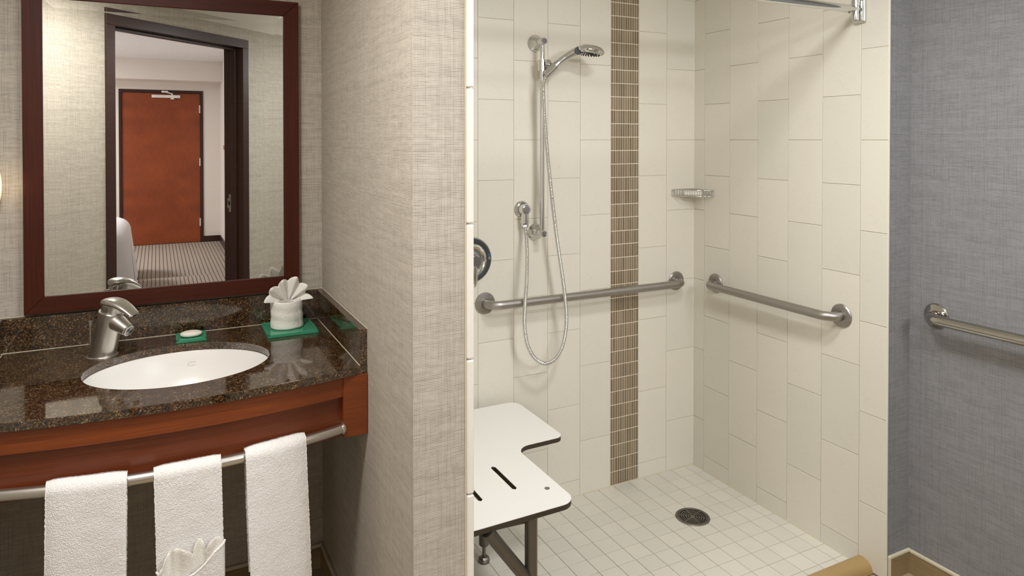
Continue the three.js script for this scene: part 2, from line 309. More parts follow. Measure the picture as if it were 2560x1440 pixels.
{ // mosaic strip of upright glass sticks
  mesh('mosaic_backing', box(1.6665, 1.8075, 0, HC, ZB - 0.002, ZB - 0.0002), M.mosaicGrout, wallShower);
  const nC = 12, cw = 0.141 / nC, rh = 0.0556, sg = slab(cw - 0.0026, rh - 0.0034, 0.0018, 0.0005), rest = [[], [], [], []];
  let n = 0;
  for (let r = 0; r < 39; r++) for (let c = 0; c < nC; c++) {
    const x = 1.6665 + (c + 0.5) * cw, y = 2.116 - 0.0278 - r * rh, k = Math.floor(rnd() * 4); if (y < 0.01) continue;
    if (n++ < 300) { mesh('mosaic_stick', sg, M.stick[k], wallShower).position.set(x, y, ZB - 0.0004); } else { const g = sg.clone(); g.translate(x, y, ZB - 0.0004); rest[k].push(g); }
  }
  rest.forEach((a, k) => { mesh('mosaic_stick_rows', merge(a), M.stick[k], wallShower).userData.kind = 'stuff'; });
}
const showerFloor = struct('floor_shower', box(X1, XR, -0.02, -0.0008, ZB, -1.545), M.floorGrout);
{
  const P = 0.0759, g = [0, 1, 2].map((v) => { const s = slab(P - 0.0024, P - 0.0024, 0.0016, 0.0005, v * 0.2, v * 0.11); s.rotateX(-Math.PI / 2); return s; });
  const cells = []; for (let i = -12; i < 8; i++) for (let j = -1; j < 11; j++) cells.push([1.529 + (i + 0.5) * P, -2.370 + (j + 0.5) * P]);
  for (const [x, z] of cells) {
    let x0 = Math.max(X1, x - P / 2), x1 = Math.min(XR - 0.001, x + P / 2), z0 = Math.max(ZB + 0.001, z - P / 2), z1 = Math.min(-1.548, z + P / 2);
    if (x1 - x0 < 0.012 || z1 - z0 < 0.012) continue;
    const full = x1 - x0 > P - 0.003 && z1 - z0 > P - 0.003, k = Math.floor(rnd() * 3);
    let gg = g[k]; if (!full) { gg = slab(x1 - x0 - 0.0024, z1 - z0 - 0.0024, 0.0016, 0.0005); gg.rotateX(-Math.PI / 2); }
    mesh('floor_tile', gg, M.floorTile[Math.floor(rnd() * 3)], showerFloor).position.set((x0 + x1) / 2, -0.0008, (z0 + z1) / 2);
  }
}
mesh('corner_sealant', merge([rod([X1, 0.0008, ZB + 0.001], [XR, 0.0008, ZB + 0.001], 0.0028, 8), rod([XR - 0.001, 0.0008, ZB], [XR - 0.001, 0.0008, -1.55], 0.0028, 8)]), M.baseTrim, showerFloor);
{ // white edge tiles up the corner of the partition
  let y = 0; for (const h of [0.03, 0.305, 0.305, 0.305, 0.305, 0.305, 0.305, 0.295]) { mesh('edge_tile', box(X1 - 0.0155, X1 + 0.0015, y + 0.0008, y + h - 0.0008, ZC - 0.003, ZC + 0.007, 0.0045), M.edgeTile, wallPart); y += h; }
  mesh('edge_joint', box(X1 - 0.019, X1 - 0.0155, 0, HC, ZC - 0.002, ZC + 0.002), M.baseTrim, wallPart);
}
tag(mesh('threshold', (() => { const s = new THREE.Shape(); s.moveTo(-1.565, 0); s.lineTo(-1.563, 0.018); s.quadraticCurveTo(-1.556, 0.036, -1.538, 0.037); s.quadraticCurveTo(-1.508, 0.034, -1.500, 0.012); s.lineTo(-1.497, 0.0); const g = new THREE.ExtrudeGeometry(s, { depth: XR - X1 - 0.006, bevelEnabled: true, bevelThickness: 0.003, bevelSize: 0.002, bevelOffset: -0.002, bevelSegments: 2, curveSegments: 10 }); g.rotateY(-Math.PI / 2); g.scale(1, 1, 1); g.translate(XR - 0.003, 0, 0); return uvBox(g, true); })(), M.threshold), 'tan rounded stone threshold across the shower entrance', 'threshold');
function baseboard(n, x0, x1, z0, z1) {
  const b = struct(n, box(x0, x1, 0.0, 0.068, z0, z1), M.baseTile); mesh('bullnose', box(x0 - 0.001, x1 + 0.001, 0.068, 0.081, z0 - 0.001, z1 + 0.001, 0.005), M.baseTrim, b); return b;
}
const bReturn = baseboard('baseboard_return', XR + 0.008, XG, ZR + 0.002, ZR + 0.011); mesh('end_trim', box(XR + 0.0066, XR + 0.0135, 0, 0.079, ZR + 0.002, ZR + 0.013, 0.003), M.baseTrim, bReturn);
baseboard('baseboard_side', XG - 0.010, XG - 0.0005, ZR + 0.011, 0.7);
baseboard('baseboard_back', XL + 0.001, X0 - 0.001, ZB + 0.0005, ZB + 0.010);
baseboard('baseboard_partition', X0 - 0.010, X0 - 0.0005, ZB + 0.011, ZC);

/* ------------------------------------------------ lamps */
const LAMP_LABEL = { shower: 'square recessed ceiling lamp in front of the shower, above the frame', vanity: 'square recessed ceiling lamp in front of the vanity, above the frame', entry: 'square recessed ceiling lamp near the grey wall, above the frame', rear: 'long fill panel added high on the rear wall behind the camera for frontal light', hall: 'unseen square ceiling lamp added to light the hall outside the bathroom door' };
for (const [nm, x, y, z, w, d, I, c, onWall] of PANELS) {
  const t = thing(onWall ? 'added_fill_panel' : 'ceiling_light', LAMP_LABEL[nm], 'lamp', [x, y, z]); if (onWall) t.rotation.x = Math.PI / 2;
  const e = 0.015;
  mesh('trim', merge([box(-w / 2 - e, w / 2 + e, -0.004, 0.004, -d / 2 - e, -d / 2), box(-w / 2 - e, w / 2 + e, -0.004, 0.004, d / 2, d / 2 + e), box(-w / 2 - e, -w / 2, -0.004, 0.004, -d / 2, d / 2), box(w / 2, w / 2 + e, -0.004, 0.004, -d / 2, d / 2)]), M.paint, t);
  mesh('diffuser', box(-w / 2, w / 2, -0.001, 0.002, -d / 2, d / 2), M.glow(c, 4), t);
  const l = new THREE.RectAreaLight(c, I, w, d); l.position.set(0, -0.006, 0); l.rotation.x = -Math.PI / 2; t.add(l);
}
{
  const t = thing('wall_sconce', 'glowing warm wall lamp at the left edge beside the mirror frame', 'lamp', SCONCE.p);
  mesh('back_plate', box(0, 0.006, -0.10, 0.10, -0.042, 0.042, 0.003), M.brushedLight, t);
  const g = new THREE.SphereGeometry(1, 32, 24); g.scale(0.026, 0.075, 0.034); mesh('shade', g, M.glow(SCONCE.c, 0.6), t);
  const l = new THREE.PointLight(SCONCE.c, SCONCE.i); l.position.set(0.05, 0, 0.0); l.shadow.radius = 2; l.castShadow = true; t.add(l);
}

/* ------------------------------------------------ vanity */
const CT = 0.845, cz = (x) => -1.745 - 0.058 * ((x - 0.045) / 0.446) ** 2;
{
  const t = thing('countertop', 'dark brown speckled granite vanity top with bowed front and backsplash', 'countertop');
  const s = new THREE.Shape(); s.moveTo(XL, -ZB); s.lineTo(X0, -ZB); for (let i = 0; i <= 40; i++) { const x = X0 + (XL - X0) * i / 40; s.lineTo(x, -cz(x)); } s.closePath();
  const h = new THREE.Path(); h.absellipse(0.052, 2.04, 0.226, 0.186, 0, Math.PI * 2, true); s.holes.push(h);
  mesh('slab', flat(s, CT - 0.02, CT, 0.0012, 48), M.granite, t);
  mesh('backsplash', box(XL + 0.02, X0 - 0.02, CT, 0.940, ZB, ZB + 0.02, 0.001), M.granite, t);
  mesh('side_splash', box(X0 - 0.02, X0, CT, 0.940, ZB, cz(X0) - 0.002, 0.001), M.granite, t);
  mesh('side_splash', box(XL, XL + 0.02, CT, 0.940, ZB, cz(XL) - 0.002, 0.001), M.granite, t);
  mesh('sealant', merge([rod([XL + 0.02, CT, ZB + 0.02], [X0 - 0.02, CT, ZB + 0.02], 0.0014, 8), rod([X0 - 0.02, CT, ZB + 0.02], [X0 - 0.02, CT, cz(X0) - 0.002], 0.0014, 8), rod([XL + 0.02, CT, ZB + 0.02], [XL + 0.02, CT, cz(XL) - 0.002], 0.0014, 8), rod([XL, 0.940, ZB], [X0, 0.940, ZB], 0.0016, 8), rod([X0, 0.940, ZB], [X0, 0.940, cz(X0)], 0.0016, 8)]), M.baseTrim, t);
}
{
  const t = thing('sink_basin', 'white oval basin set under the granite vanity top', 'sink', [0.052, CT - 0.02, -2.04]);
  const prof = [[0.24, 0], [0.226, -0.0005], [0.222, -0.006], [0.214, -0.03], [0.196, -0.07], [0.165, -0.105], [0.12, -0.128], [0.06, -0.138], [0.022, -0.14]];
  const outer = [...prof].reverse().map(([r, y]) => [r + 0.008, y - 0.008]);
  mesh('bowl', lathe([[0.24, 0], ...prof.slice(1)].concat([[0.022, -0.15]], outer.slice(1), [[0.248, -0.002], [0.24, 0]]), [0, 0, 0], [0, 1, 0], 72, 1, 0.186 / 0.226), M.ceramic, t);
  mesh('drain', lathe([[0, -0.143], [0.012, -0.143], [0.02, -0.139], [0.026, -0.138], [0.027, -0.142]], [0, 0, 0]), M.chrome, t);
  // small oval maker's mark printed on the rear of the bowl
  const mk = new THREE.TorusGeometry(0.011, 0.0004, 6, 40); mk.scale(1, 0.5, 1); mk.rotateX(-0.35); mk.translate(0.035, -0.035, -0.1705); mesh('mark', mk, std({ color: 0xb9b6b2, roughness: 0.4 }), t);
}
{
  const t = thing('vanity_cabinet', 'reddish brown wooden vanity apron with bowed rail under the countertop', 'cabinet');
  for (const [x0, x1] of [[0.427, X0 - 0.002], [XL + 0.002, -0.338]]) mesh('post', box(x0, x1, 0.665, CT - 0.0205, -1.93, -1.797, 0.0015, true), M.cherry, t);
  const strip = (y0, y1, off, th) => { const s = new THREE.Shape(), n = 40; for (let i = 0; i <= n; i++) { const x = -0.338 + 0.765 * i / n; (i ? s.lineTo(x, -cz(x) - off) : s.moveTo(x, -cz(x) - off)); } for (let i = n; i >= 0; i--) { const x = -0.338 + 0.765 * i / n; s.lineTo(x, -cz(x) - off + th); } s.closePath(); return flat(s, y0, y1, 0.0015, 4); };
  const swapUv = (g) => { const u = g.attributes.uv; for (let i = 0; i < u.count; i++) u.setXY(i, u.getY(i), u.getX(i)); return g; };
  mesh('rail', swapUv(strip(0.771, CT - 0.0205, -0.013, 0.03)), M.cherry, t);
  mesh('panel', swapUv(strip(0.664, 0.772, -0.028, 0.018)), M.cherryDark, t);
}
const barZ = (x) => -1.802 + 0.068 * (1 - ((x - 0.045) / 0.383) ** 2), BY = 0.690, BR = 0.0125;
{
  const t = thing('towel_bar', 'bowed brushed metal towel bar along the vanity apron', 'towel bar');
  const pts = []; for (let i = 0; i <= 24; i++) { const x = -0.338 + 0.766 * i / 24; pts.push([x, BY, barZ(x)]); } mesh('bar', tube(pts, BR, 96, 20), M.brushedLight, t);
  for (const x of [-0.338, 0.427]) mesh('collar', lathe([[0, 0], [0.0165, 0], [0.0165, 0.003], [0.0125, 0.004]], [x, BY, barZ(x)], [x > 0 ? -1 : 1, 0, 0], 24), M.brushedLight, t);
}
// towels folded over the bar
function makeTowel(name, label, xa, xb, yFront, yBack, drift, s, thick = 0.007) {
  const t = thing(name, label, 'towel', [(xa + xb) / 2, BY, barZ((xa + xb) / 2)], 'white towels hung over the vanity bar');
  const R = BR + 0.0032, path = []; const step = 0.003;
  const loop = (r, rev) => { const a = []; for (let y = yFront; y < BY; y += step) a.push([r, y]); for (let k = 0; k <= 14; k++) { const th = Math.PI * k / 14; a.push([r * Math.cos(th), BY + r * Math.sin(th)]); } for (let y = BY - step; y > yBack; y -= step) a.push([-r, y]); return rev ? a.reverse() : a; };
  path.push(...loop(R + thick, false), ...loop(R, true)); const n = path.length, nu = Math.round((xb - xa) / 0.003), cx = (xa + xb) / 2, c0z = barZ(cx);
  const f = (u, v, i, j) => {
    const p = path[j % n], x0 = xa + (xb - xa) * u, drop = BY - p[1];
    const j1 = (hash(i, j, s) - 0.5) * 0.0007 + 0.0010 * (vnoise(i / 9, j / 9, 999, 999, s) - 0.5), edge = (i === 0 || i === nu) ? (hash(i, j, s + 3) - 0.5) * 0.0018 : 0;
    const fold = p[0] > 0 ? 0.005 * Math.sin(u * 5 + s) * Math.min(1, drop / 0.3) : 0, round = 0.004 * Math.pow(Math.abs(2 * u - 1), 6);
    const sgn = j < n / 2 ? 1 : -1, len = Math.hypot(p[0], Math.max(0, p[1] - BY)) || 1, nx = p[0] / len, ny = p[1] > BY ? (p[1] - BY) / len : 0;
    const off = sgn * (j1 - round * (thick / 0.007));
    return [x0 + edge + drift * drop / 0.3 - cx, p[1] + ny * off - BY, barZ(x0) - c0z + p[0] + nx * off + fold, x0, p[1] + (p[0] < 0 ? 3 : 0)];
  };
  const g = grid(nu, n, f, true), caps = [];
  for (const i of [0, nu]) { const h = Math.floor(n / 2); for (let j = 0; j < h - 1; j++) { const q = [f(i / nu, 0, i, j), f(i / nu, 0, i, j + 1), f(i / nu, 0, i, n - 2 - j), f(i / nu, 0, i, n - 1 - j)]; const order = i ? [0, 2, 1, 0, 3, 2] : [0, 1, 2, 0, 2, 3]; for (const k of order) caps.push(q[k].slice(0, 3)); } }
  const cg = new THREE.BufferGeometry(); cg.setAttribute('position', new THREE.Float32BufferAttribute(caps.flat(), 3)); cg.setAttribute('uv', new THREE.Float32BufferAttribute(caps.flatMap((p) => [p[2], p[1]]), 2)); cg.computeVertexNormals();
  mesh('folded_cloth', merge([g, cg]), M.towel, t);
  return { t, cx, c0z, front: R + thick };
}
makeTowel('hand_towel', 'white terry towel hung on the bar, left of the three', -0.214, -0.062, 0.36, 0.46, -0.004, 1, 0.008);
const mid = makeTowel('hand_towel', 'white terry towel on the bar with a folded pocket, middle of the three', -0.010, 0.128, 0.37, 0.46, 0.006, 2, 0.006);
makeTowel('hand_towel', 'long white terry towel on the bar nearest the wooden post, right of the three', 0.181, 0.324, 0.27, 0.40, 0.010, 3, 0.008);
{ // pocket folded across the middle towel and the washcloth tucked into it
  const edge = (u) => 0.486 - 0.022 * Math.sin(Math.PI * Math.min(1, u * 1.2)) + 0.034 * Math.pow(u, 3.0);
  const shell = (off, s) => grid(56, 30, (u, v, i, j) => { const x = -0.008 + 0.140 * u, ye = edge(u), y = ye - v * (ye - 0.380), bulge = 0.017 * Math.pow(Math.max(0, Math.sin(Math.PI * u)), 0.3) * (1 - 0.4 * v); return [x + 0.002 - mid.cx, y - BY, barZ(x) - mid.c0z + mid.front + bulge + off + 0.0012 * (hash(i, j, s) - 0.5), x, y]; });
  const lip = tube(Array.from({ length: 30 }, (_, k) => { const u = k / 29, x = -0.008 + 0.140 * u; return [x + 0.002 - mid.cx, edge(u) - BY, barZ(x) - mid.c0z + mid.front + 0.017 * Math.pow(Math.max(0, Math.sin(Math.PI * u)), 0.3) + 0.002]; }), 0.0028, 90, 10);
  mesh('pocket', merge([shell(0.004, 5), uvBox(lip)]), M.towel, mid.t);
  const t = thing('washcloth', 'small white washcloth folded in pleats inside the middle towel pocket', 'washcloth', [mid.cx, 0.47, mid.c0z + mid.front]);
  const wav = (u) => 0.006 * Math.cos(u * 14.5 + 0.6) + 0.0022 * Math.sin(u * 33), bump = (u, c, w) => Math.max(0, 1 - ((u - c) / w) ** 2);
  const topY = (u) => 0.016 + 0.046 * Math.max(0.45 * Math.pow(bump(u, 0.5, 0.5), 0.3), Math.pow(bump(u, 0.28, 0.24), 0.4), 1.1 * Math.pow(bump(u, 0.63, 0.13), 0.4), Math.pow(bump(u, 0.88, 0.14), 0.4)) + 0.008 * u;
  const side = (d) => (u, v, i, j) => { const x = -0.002 + 0.130 * u, top = topY(u), y = -0.03 + v * (top + 0.03), flare = v * v, q = v > 0.85 ? (v - 0.85) / 0.15 : 0; return [x - mid.cx + 0.003 * Math.sin(u * 14.5) * flare, y + 0.004 * Math.sqrt(Math.max(0, 1 - q * q)) * 0, barZ(x) - mid.c0z + 0.0065 + wav(u) * (0.5 + 0.6 * flare) + d * 0.0034 * Math.sqrt(Math.max(0, 1 - q * q)) + 0.004 * flare + 0.0006 * (hash(i, j, 77) - 0.5), x, y]; };
  mesh('pleats', merge([grid(150, 34, side(1)), grid(150, 34, side(-1))]), M.cloth, t);
}
// mirror
{
  const t = thing('wall_mirror', 'large rectangular mirror in a dark reddish brown wooden frame above the granite', 'mirror', [0.04, 0.948, ZB]);
  const xo0 = -0.373, xo1 = 0.373, yo1 = 0.937, w = 0.048, xi0 = xo0 + w, xi1 = xo1 - w, yi0 = w, yi1 = yo1 - w;
  const member = (pts, horizontal) => { const s = new THREE.Shape(pts.map((p) => new THREE.Vector2(...p))); const g = new THREE.ExtrudeGeometry(s, { depth: 0.026, bevelEnabled: true, bevelThickness: 0.002, bevelSize: 0.002, bevelOffset: -0.002, bevelSegments: 3 }); g.translate(0, 0, 0.002); return uvBox(g, horizontal); };
  mesh('frame_rail', member([[xo0, 0], [xo1, 0], [xi1, yi0], [xi0, yi0]], true), M.mahogany, t);
  mesh('frame_rail', member([[xo0, yo1], [xi0, yi1], [xi1, yi1], [xo1, yo1]], true), M.mahogany, t);
  mesh('frame_stile', member([[xo0, 0], [xi0, yi0], [xi0, yi1], [xo0, yo1]], false), M.mahogany, t);
  mesh('frame_stile', member([[xo1, 0], [xo1, yo1], [xi1, yi1], [xi1, yi0]], false), M.mahogany, t);
  const z = 0.024, b = 0.0254, q = z + 0.00023, e = 0.003;
  const I = [[xi0 + b, yi0 + b], [xi1 - b, yi0 + b], [xi1 - b, yi1 - b], [xi0 + b, yi1 - b]], O = [[xi0 - e, yi0 - e], [xi1 + e, yi0 - e], [xi1 + e, yi1 + e], [xi0 - e, yi1 + e]];
  const pos = []; const tri = (...p) => pos.push(...p.flat());
  const P = (c, zz) => [c[0], c[1], zz];
  tri(P(I[0], z), P(I[1], z), P(I[2], z), P(I[0], z), P(I[2], z), P(I[3], z));
  for (let k = 0; k < 4; k++) { const m = (k + 1) % 4; tri(P(O[k], q), P(O[m], q), P(I[m], z), P(O[k], q), P(I[m], z), P(I[k], z)); }
  const g = new THREE.BufferGeometry(); g.setAttribute('position', new THREE.Float32BufferAttribute(pos, 3)); g.setAttribute('uv', new THREE.Float32BufferAttribute(new Float32Array(pos.length / 3 * 2), 2)); g.computeVertexNormals();
  mesh('glass', g, M.mirror, t);
}
// faucet, turned towards the middle of the basin
{
  const d = [0.7317, 0.6816], t = thing('faucet', 'brushed metal single lever faucet beside the oval basin', 'faucet', [-0.143, CT, -2.218]);
  t.rotation.y = -Math.atan2(d[1], d[0]);                      // local +x runs towards the basin
  const bx = 0.0075, tx = 0.0405, ty = 0.121, ax = [tx - bx, ty, 0];
  const L = Math.hypot(ax[0], ax[1]);
  mesh('base_ring', lathe([[0, 0], [0.0395, 0], [0.0395, 0.0015], [0.037, 0.003], [0, 0.003]], [bx, 0, 0]), M.brushedLight, t);
  const body = grid(48, 12, (u, v) => { const a = -u * Math.PI * 2, r = 0.0345 + (0.0305 - 0.0345) * v, y = 0.002 + (ty - 0.002) * v, tilt = v * v; const cxx = bx + (tx - bx) * v; return [cxx + r * Math.cos(a) * (1 - 0.02 * tilt), y - r * Math.cos(a) * 0.23 * v, r * Math.sin(a)]; });
  mesh('body', body, M.brushedLight, t);
  const A3 = [ax[0] / L, ax[1] / L, 0];
  mesh('cap', lathe([[0.0305, 0], [0.0312, 0.0015], [0.029, 0.003], [0.0265, 0.0035], [0.0262, 0.024], [0, 0.026]], [tx, ty, 0], A3, 48), M.brushedLight, t);
  const sp = [[0.044, 0.101], [0.062, 0.093], [0.08, 0.0845], [0.0955, 0.077]], sr = [[0.0245, 0.024], [0.0225, 0.021], [0.0195, 0.0175], [0.017, 0.015]];
  const loft = (c, r, nv, pw = 2) => { const cc = new THREE.CatmullRomCurve3(c.map((p) => V(p[0], p[1], 0))); const rr = (k, v) => { const x = v * (r.length - 1), i = Math.min(r.length - 2, Math.floor(x)), f = x - i; return r[i][k] * (1 - f) + r[i + 1][k] * f; }; return grid(36, nv, (u, v) => { const p = cc.getPoint(v), tg = cc.getTangent(v), n = V(-tg.y, tg.x, 0), a = u * Math.PI * 2, ca = Math.cos(a), sa = Math.sin(a), q = (x) => Math.sign(x) * Math.pow(Math.abs(x), 2 / pw); return [p.x + n.x * rr(1, v) * q(sa), p.y + n.y * rr(1, v) * q(sa), rr(0, v) * q(ca)]; }); };
  const sd = V(0.0955 - 0.08, 0.077 - 0.0845, 0).normalize();
  const spout = mesh('spout', merge([loft(sp, sr, 20, 2.4), lathe([[0.0165, 0], [0.0155, 0.001], [0.0155, 0.0055], [0.0135, 0.006], [0, 0.0055]], [0.0955, 0.077, 0], [sd.x, sd.y, 0], 36)]), M.brushedLight, t);
  const aer = mesh('aerator', merge([0.0035, 0.0075, 0.011].map((r) => { const g = new THREE.TorusGeometry(r, 0.0007, 6, 28); g.rotateY(Math.PI / 2); g.rotateZ(Math.atan2(sd.y, sd.x)); g.translate(0.0955 + sd.x * 0.0062, 0.077 + sd.y * 0.0062, 0); return g; })), M.rubber, spout);
  const lv = [[0.0175, 0.140], [0.026, 0.1475], [0.045, 0.149], [0.065, 0.1465], [0.085, 0.139], [0.104, 0.1285], [0.1175, 0.1195], [0.1195, 0.118]], lr = [[0.008, 0.004], [0.0215, 0.0115], [0.0265, 0.0125], [0.0255, 0.011], [0.0225, 0.009], [0.019, 0.007], [0.0165, 0.005], [0.009, 0.002]];
  mesh('lever', loft(lv, lr, 44, 2.6), M.brushedLight, t);
  mesh('lift_rod', merge([rod([-0.033, 0, 0.0], [-0.033, 0.082, 0], 0.003, 12), rod([-0.033, 0.08, 0], [-0.033, 0.092, 0], 0.0055, 14)]), M.brushedLight, t);
}
// green glass trays with soap and the fan folded washcloth
function glassTray(label, x, z, w, d) {
  const t = thing('glass_tray', label, 'tray', [x, CT, z]);
  const g = new RoundedBoxGeometry(w, 0.007, d, 2, 0.0015); g.translate(0, 0.0036, 0); mesh('plate', g, M.greenGlass, t);
  mesh('rim', merge([[-1, 0], [1, 0], [0, -1], [0, 1]].map(([a, b]) => { const q = new RoundedBoxGeometry(a ? 0.007 : w, 0.004, a ? d : 0.007, 2, 0.0015); q.translate(a * (w / 2 - 0.0035), 0.0085, b * (d / 2 - 0.0035)); return q; })), M.greenGlass, t);
}
glassTray('large green glass tray holding the rolled white washcloth', 0.3655, -2.250, 0.149, 0.158);
glassTray('small green glass soap dish holding a white soap bar', 0.088, -2.281, 0.082, 0.086);
{
  const g = new THREE.SphereGeometry(1, 40, 24); const p = g.attributes.position; for (let i = 0; i < p.count; i++) { const y = p.getY(i), s = Math.sign(y); p.setXYZ(i, p.getX(i) * (1 - 0.0 * y), s * Math.pow(Math.abs(y), 0.75), p.getZ(i)); } g.scale(0.030, 0.0085, 0.024); g.computeVertexNormals(); g.translate(0.088, CT + 0.0152, -2.279);
  tag(mesh('soap_bar', g, M.soap), 'white oval soap bar on the small green glass dish', 'soap');
}
{
  const t = thing('washcloth', 'white washcloth rolled and fan folded, standing on the green glass tray', 'washcloth', [0.358, CT + 0.007, -2.255]);
  const roll = grid(90, 40, (u, v, i, j) => { const a = -u * Math.PI * 2 * 1.08, ii = i % 90; let r = 0.0495 - 0.0035 * u + 0.0012 * Math.sin(v * 5 + 1 + u * 3) + 0.0007 * Math.sin(v * 17 + u * 8); const cap = v < 0.05 ? 1 - Math.pow(1 - v / 0.05, 2) * 0.12 : v > 0.94 ? 1 - Math.pow((v - 0.94) / 0.06, 2) * 0.2 : 1; r *= cap; r += 0.0008 * (hash(i, j, 9) - 0.5); return [r * Math.cos(a + 0.9), 0.092 * v + 0.004 * Math.sin(a * 1.5) * v, r * Math.sin(a + 0.9) * 0.92, u * 0.31, v * 0.09]; });
  const top = new THREE.CircleGeometry(0.042, 30); top.rotateX(-Math.PI / 2); top.translate(0, 0.088, 0);
  mesh('roll', merge([roll, top]), M.cloth, t);
  const NP = 5.0, fan = (d) => (u, v) => {
    const th = (u - 0.5) * 2.9, ph = Math.cos(u * NP * Math.PI * 2), lobe = 0.5 + 0.5 * ph;
    const R = 0.083 * (0.80 + 0.20 * Math.pow(lobe, 0.6) + 0.05 * Math.sin(u * 11 + 1)), r = R * v, e = v > 0.9 ? (v - 0.9) / 0.1 : 0;
    const zig = 0.010 * Math.sign(ph) * Math.pow(Math.abs(ph), 0.75) * (0.25 + 0.9 * v), th2 = d * 0.0055 * Math.sqrt(Math.max(0.0, 1 - e * e));
    const lean = 0.020 * v;
    return [Math.sin(th) * (r + 0.002) * 0.86 + 0.004, 0.078 + Math.cos(th) * r * 0.95 + 0.004 * v, zig + th2 + lean - 0.006 + 0.012 * Math.sin(Math.abs(th)) * v, u * 0.3, v * 0.1];
  };
  mesh('fan', merge([grid(220, 24, fan(1)), grid(220, 24, fan(-1))]), M.cloth, t);
}

/* ------------------------------------------------ grab bars */
function barPath(L, off, R = 0.042) {                      // along +x from 0 to L, wall at z = 0
  const p = [[0, 0, 0.002], [0, 0, off - R]]; for (let k = 1; k <= 8; k++) { const a = Math.PI / 2 * k / 8; p.push([R - R * Math.cos(a), 0, off - R + R * Math.sin(a)]); }
  for (const f of [0.25, 0.5, 0.75]) p.push([R + (L - 2 * R) * f, 0, off]);
  for (let k = 8; k >= 1; k--) { const a = Math.PI / 2 * k / 8; p.push([L - R + R * Math.cos(a), 0, off - R + R * Math.sin(a)]); } p.push([L, 0, off - R], [L, 0, 0.002]); return p;
}
function grabBar(label, pos, turn, L, off, r, mat, fl) {
  const t = thing('grab_bar', label, 'grab bar', pos); t.rotation.y = turn;
  mesh('bar', tube(barPath(L, off), r, 160, 24), mat, t);
  for (const x of [0, L]) { const f = mesh('flange', lathe([[0, 0], [fl, 0], [fl, 0.003], [fl - 0.004, 0.0075], [r + 0.005, 0.0095], [r + 0.0008, 0.0095], [r, 0.008]], [x, 0, 0], [0, 0, 1], 48), mat, t); }
  return t;
}
grabBar('long brushed steel grab bar on the rear shower wall behind the hose', [1.094, 0.824, ZB + 0.0006], 0, 0.916, 0.058, 0.0158, M.brushed, 0.041);
grabBar('shorter brushed steel grab bar on the right tiled shower wall', [XR - 0.0006, 0.829, -2.231], -Math.PI / 2, 0.609, 0.058, 0.0158, M.brushed, 0.041);
grabBar('polished steel grab bar on the grey wallpapered wall at right', [XG, 0.874, -1.364], -Math.PI / 2, 0.914, 0.058, 0.0158, M.polished, 0.040);

/* ------------------------------------------------ shower fittings */
const ZT = ZB + 0.001;
{
  const t = thing('slide_rail', 'vertical chrome slide rail on the rear shower wall', 'shower rail', [1.309, 0, ZT]);
  mesh('rail', rod([0, 1.07, 0.056], [0, 1.825, 0.056], 0.0092, 24), M.chrome, t);
  for (const y of [1.812, 1.080]) {
    const b = mesh('bracket', lathe([[0, 0], [0.0325, 0], [0.033, 0.004], [0.030, 0.009], [0.016, 0.022], [0.012, 0.026], [0.0115, 0.062], [0.0135, 0.064], [0.0135, 0.071], [0.011, 0.075], [0, 0.0755]], [0, y, 0], [0, 0, 1], 40), M.chrome, t);
  }
  const h = mesh('holder', merge([rod([0, 1.70, 0.056], [0, 1.742, 0.056], 0.0165, 24), rod([-0.004, 1.724, 0.056], [0.03, 1.716, 0.07], 0.0115, 20), lathe([[0, 0], [0.012, 0], [0.013, 0.006], [0.0105, 0.012], [0, 0.013]], [0.012, 1.728, 0.075], [0.2, 0.3, 0.9], 24)]), M.chrome, t);
}
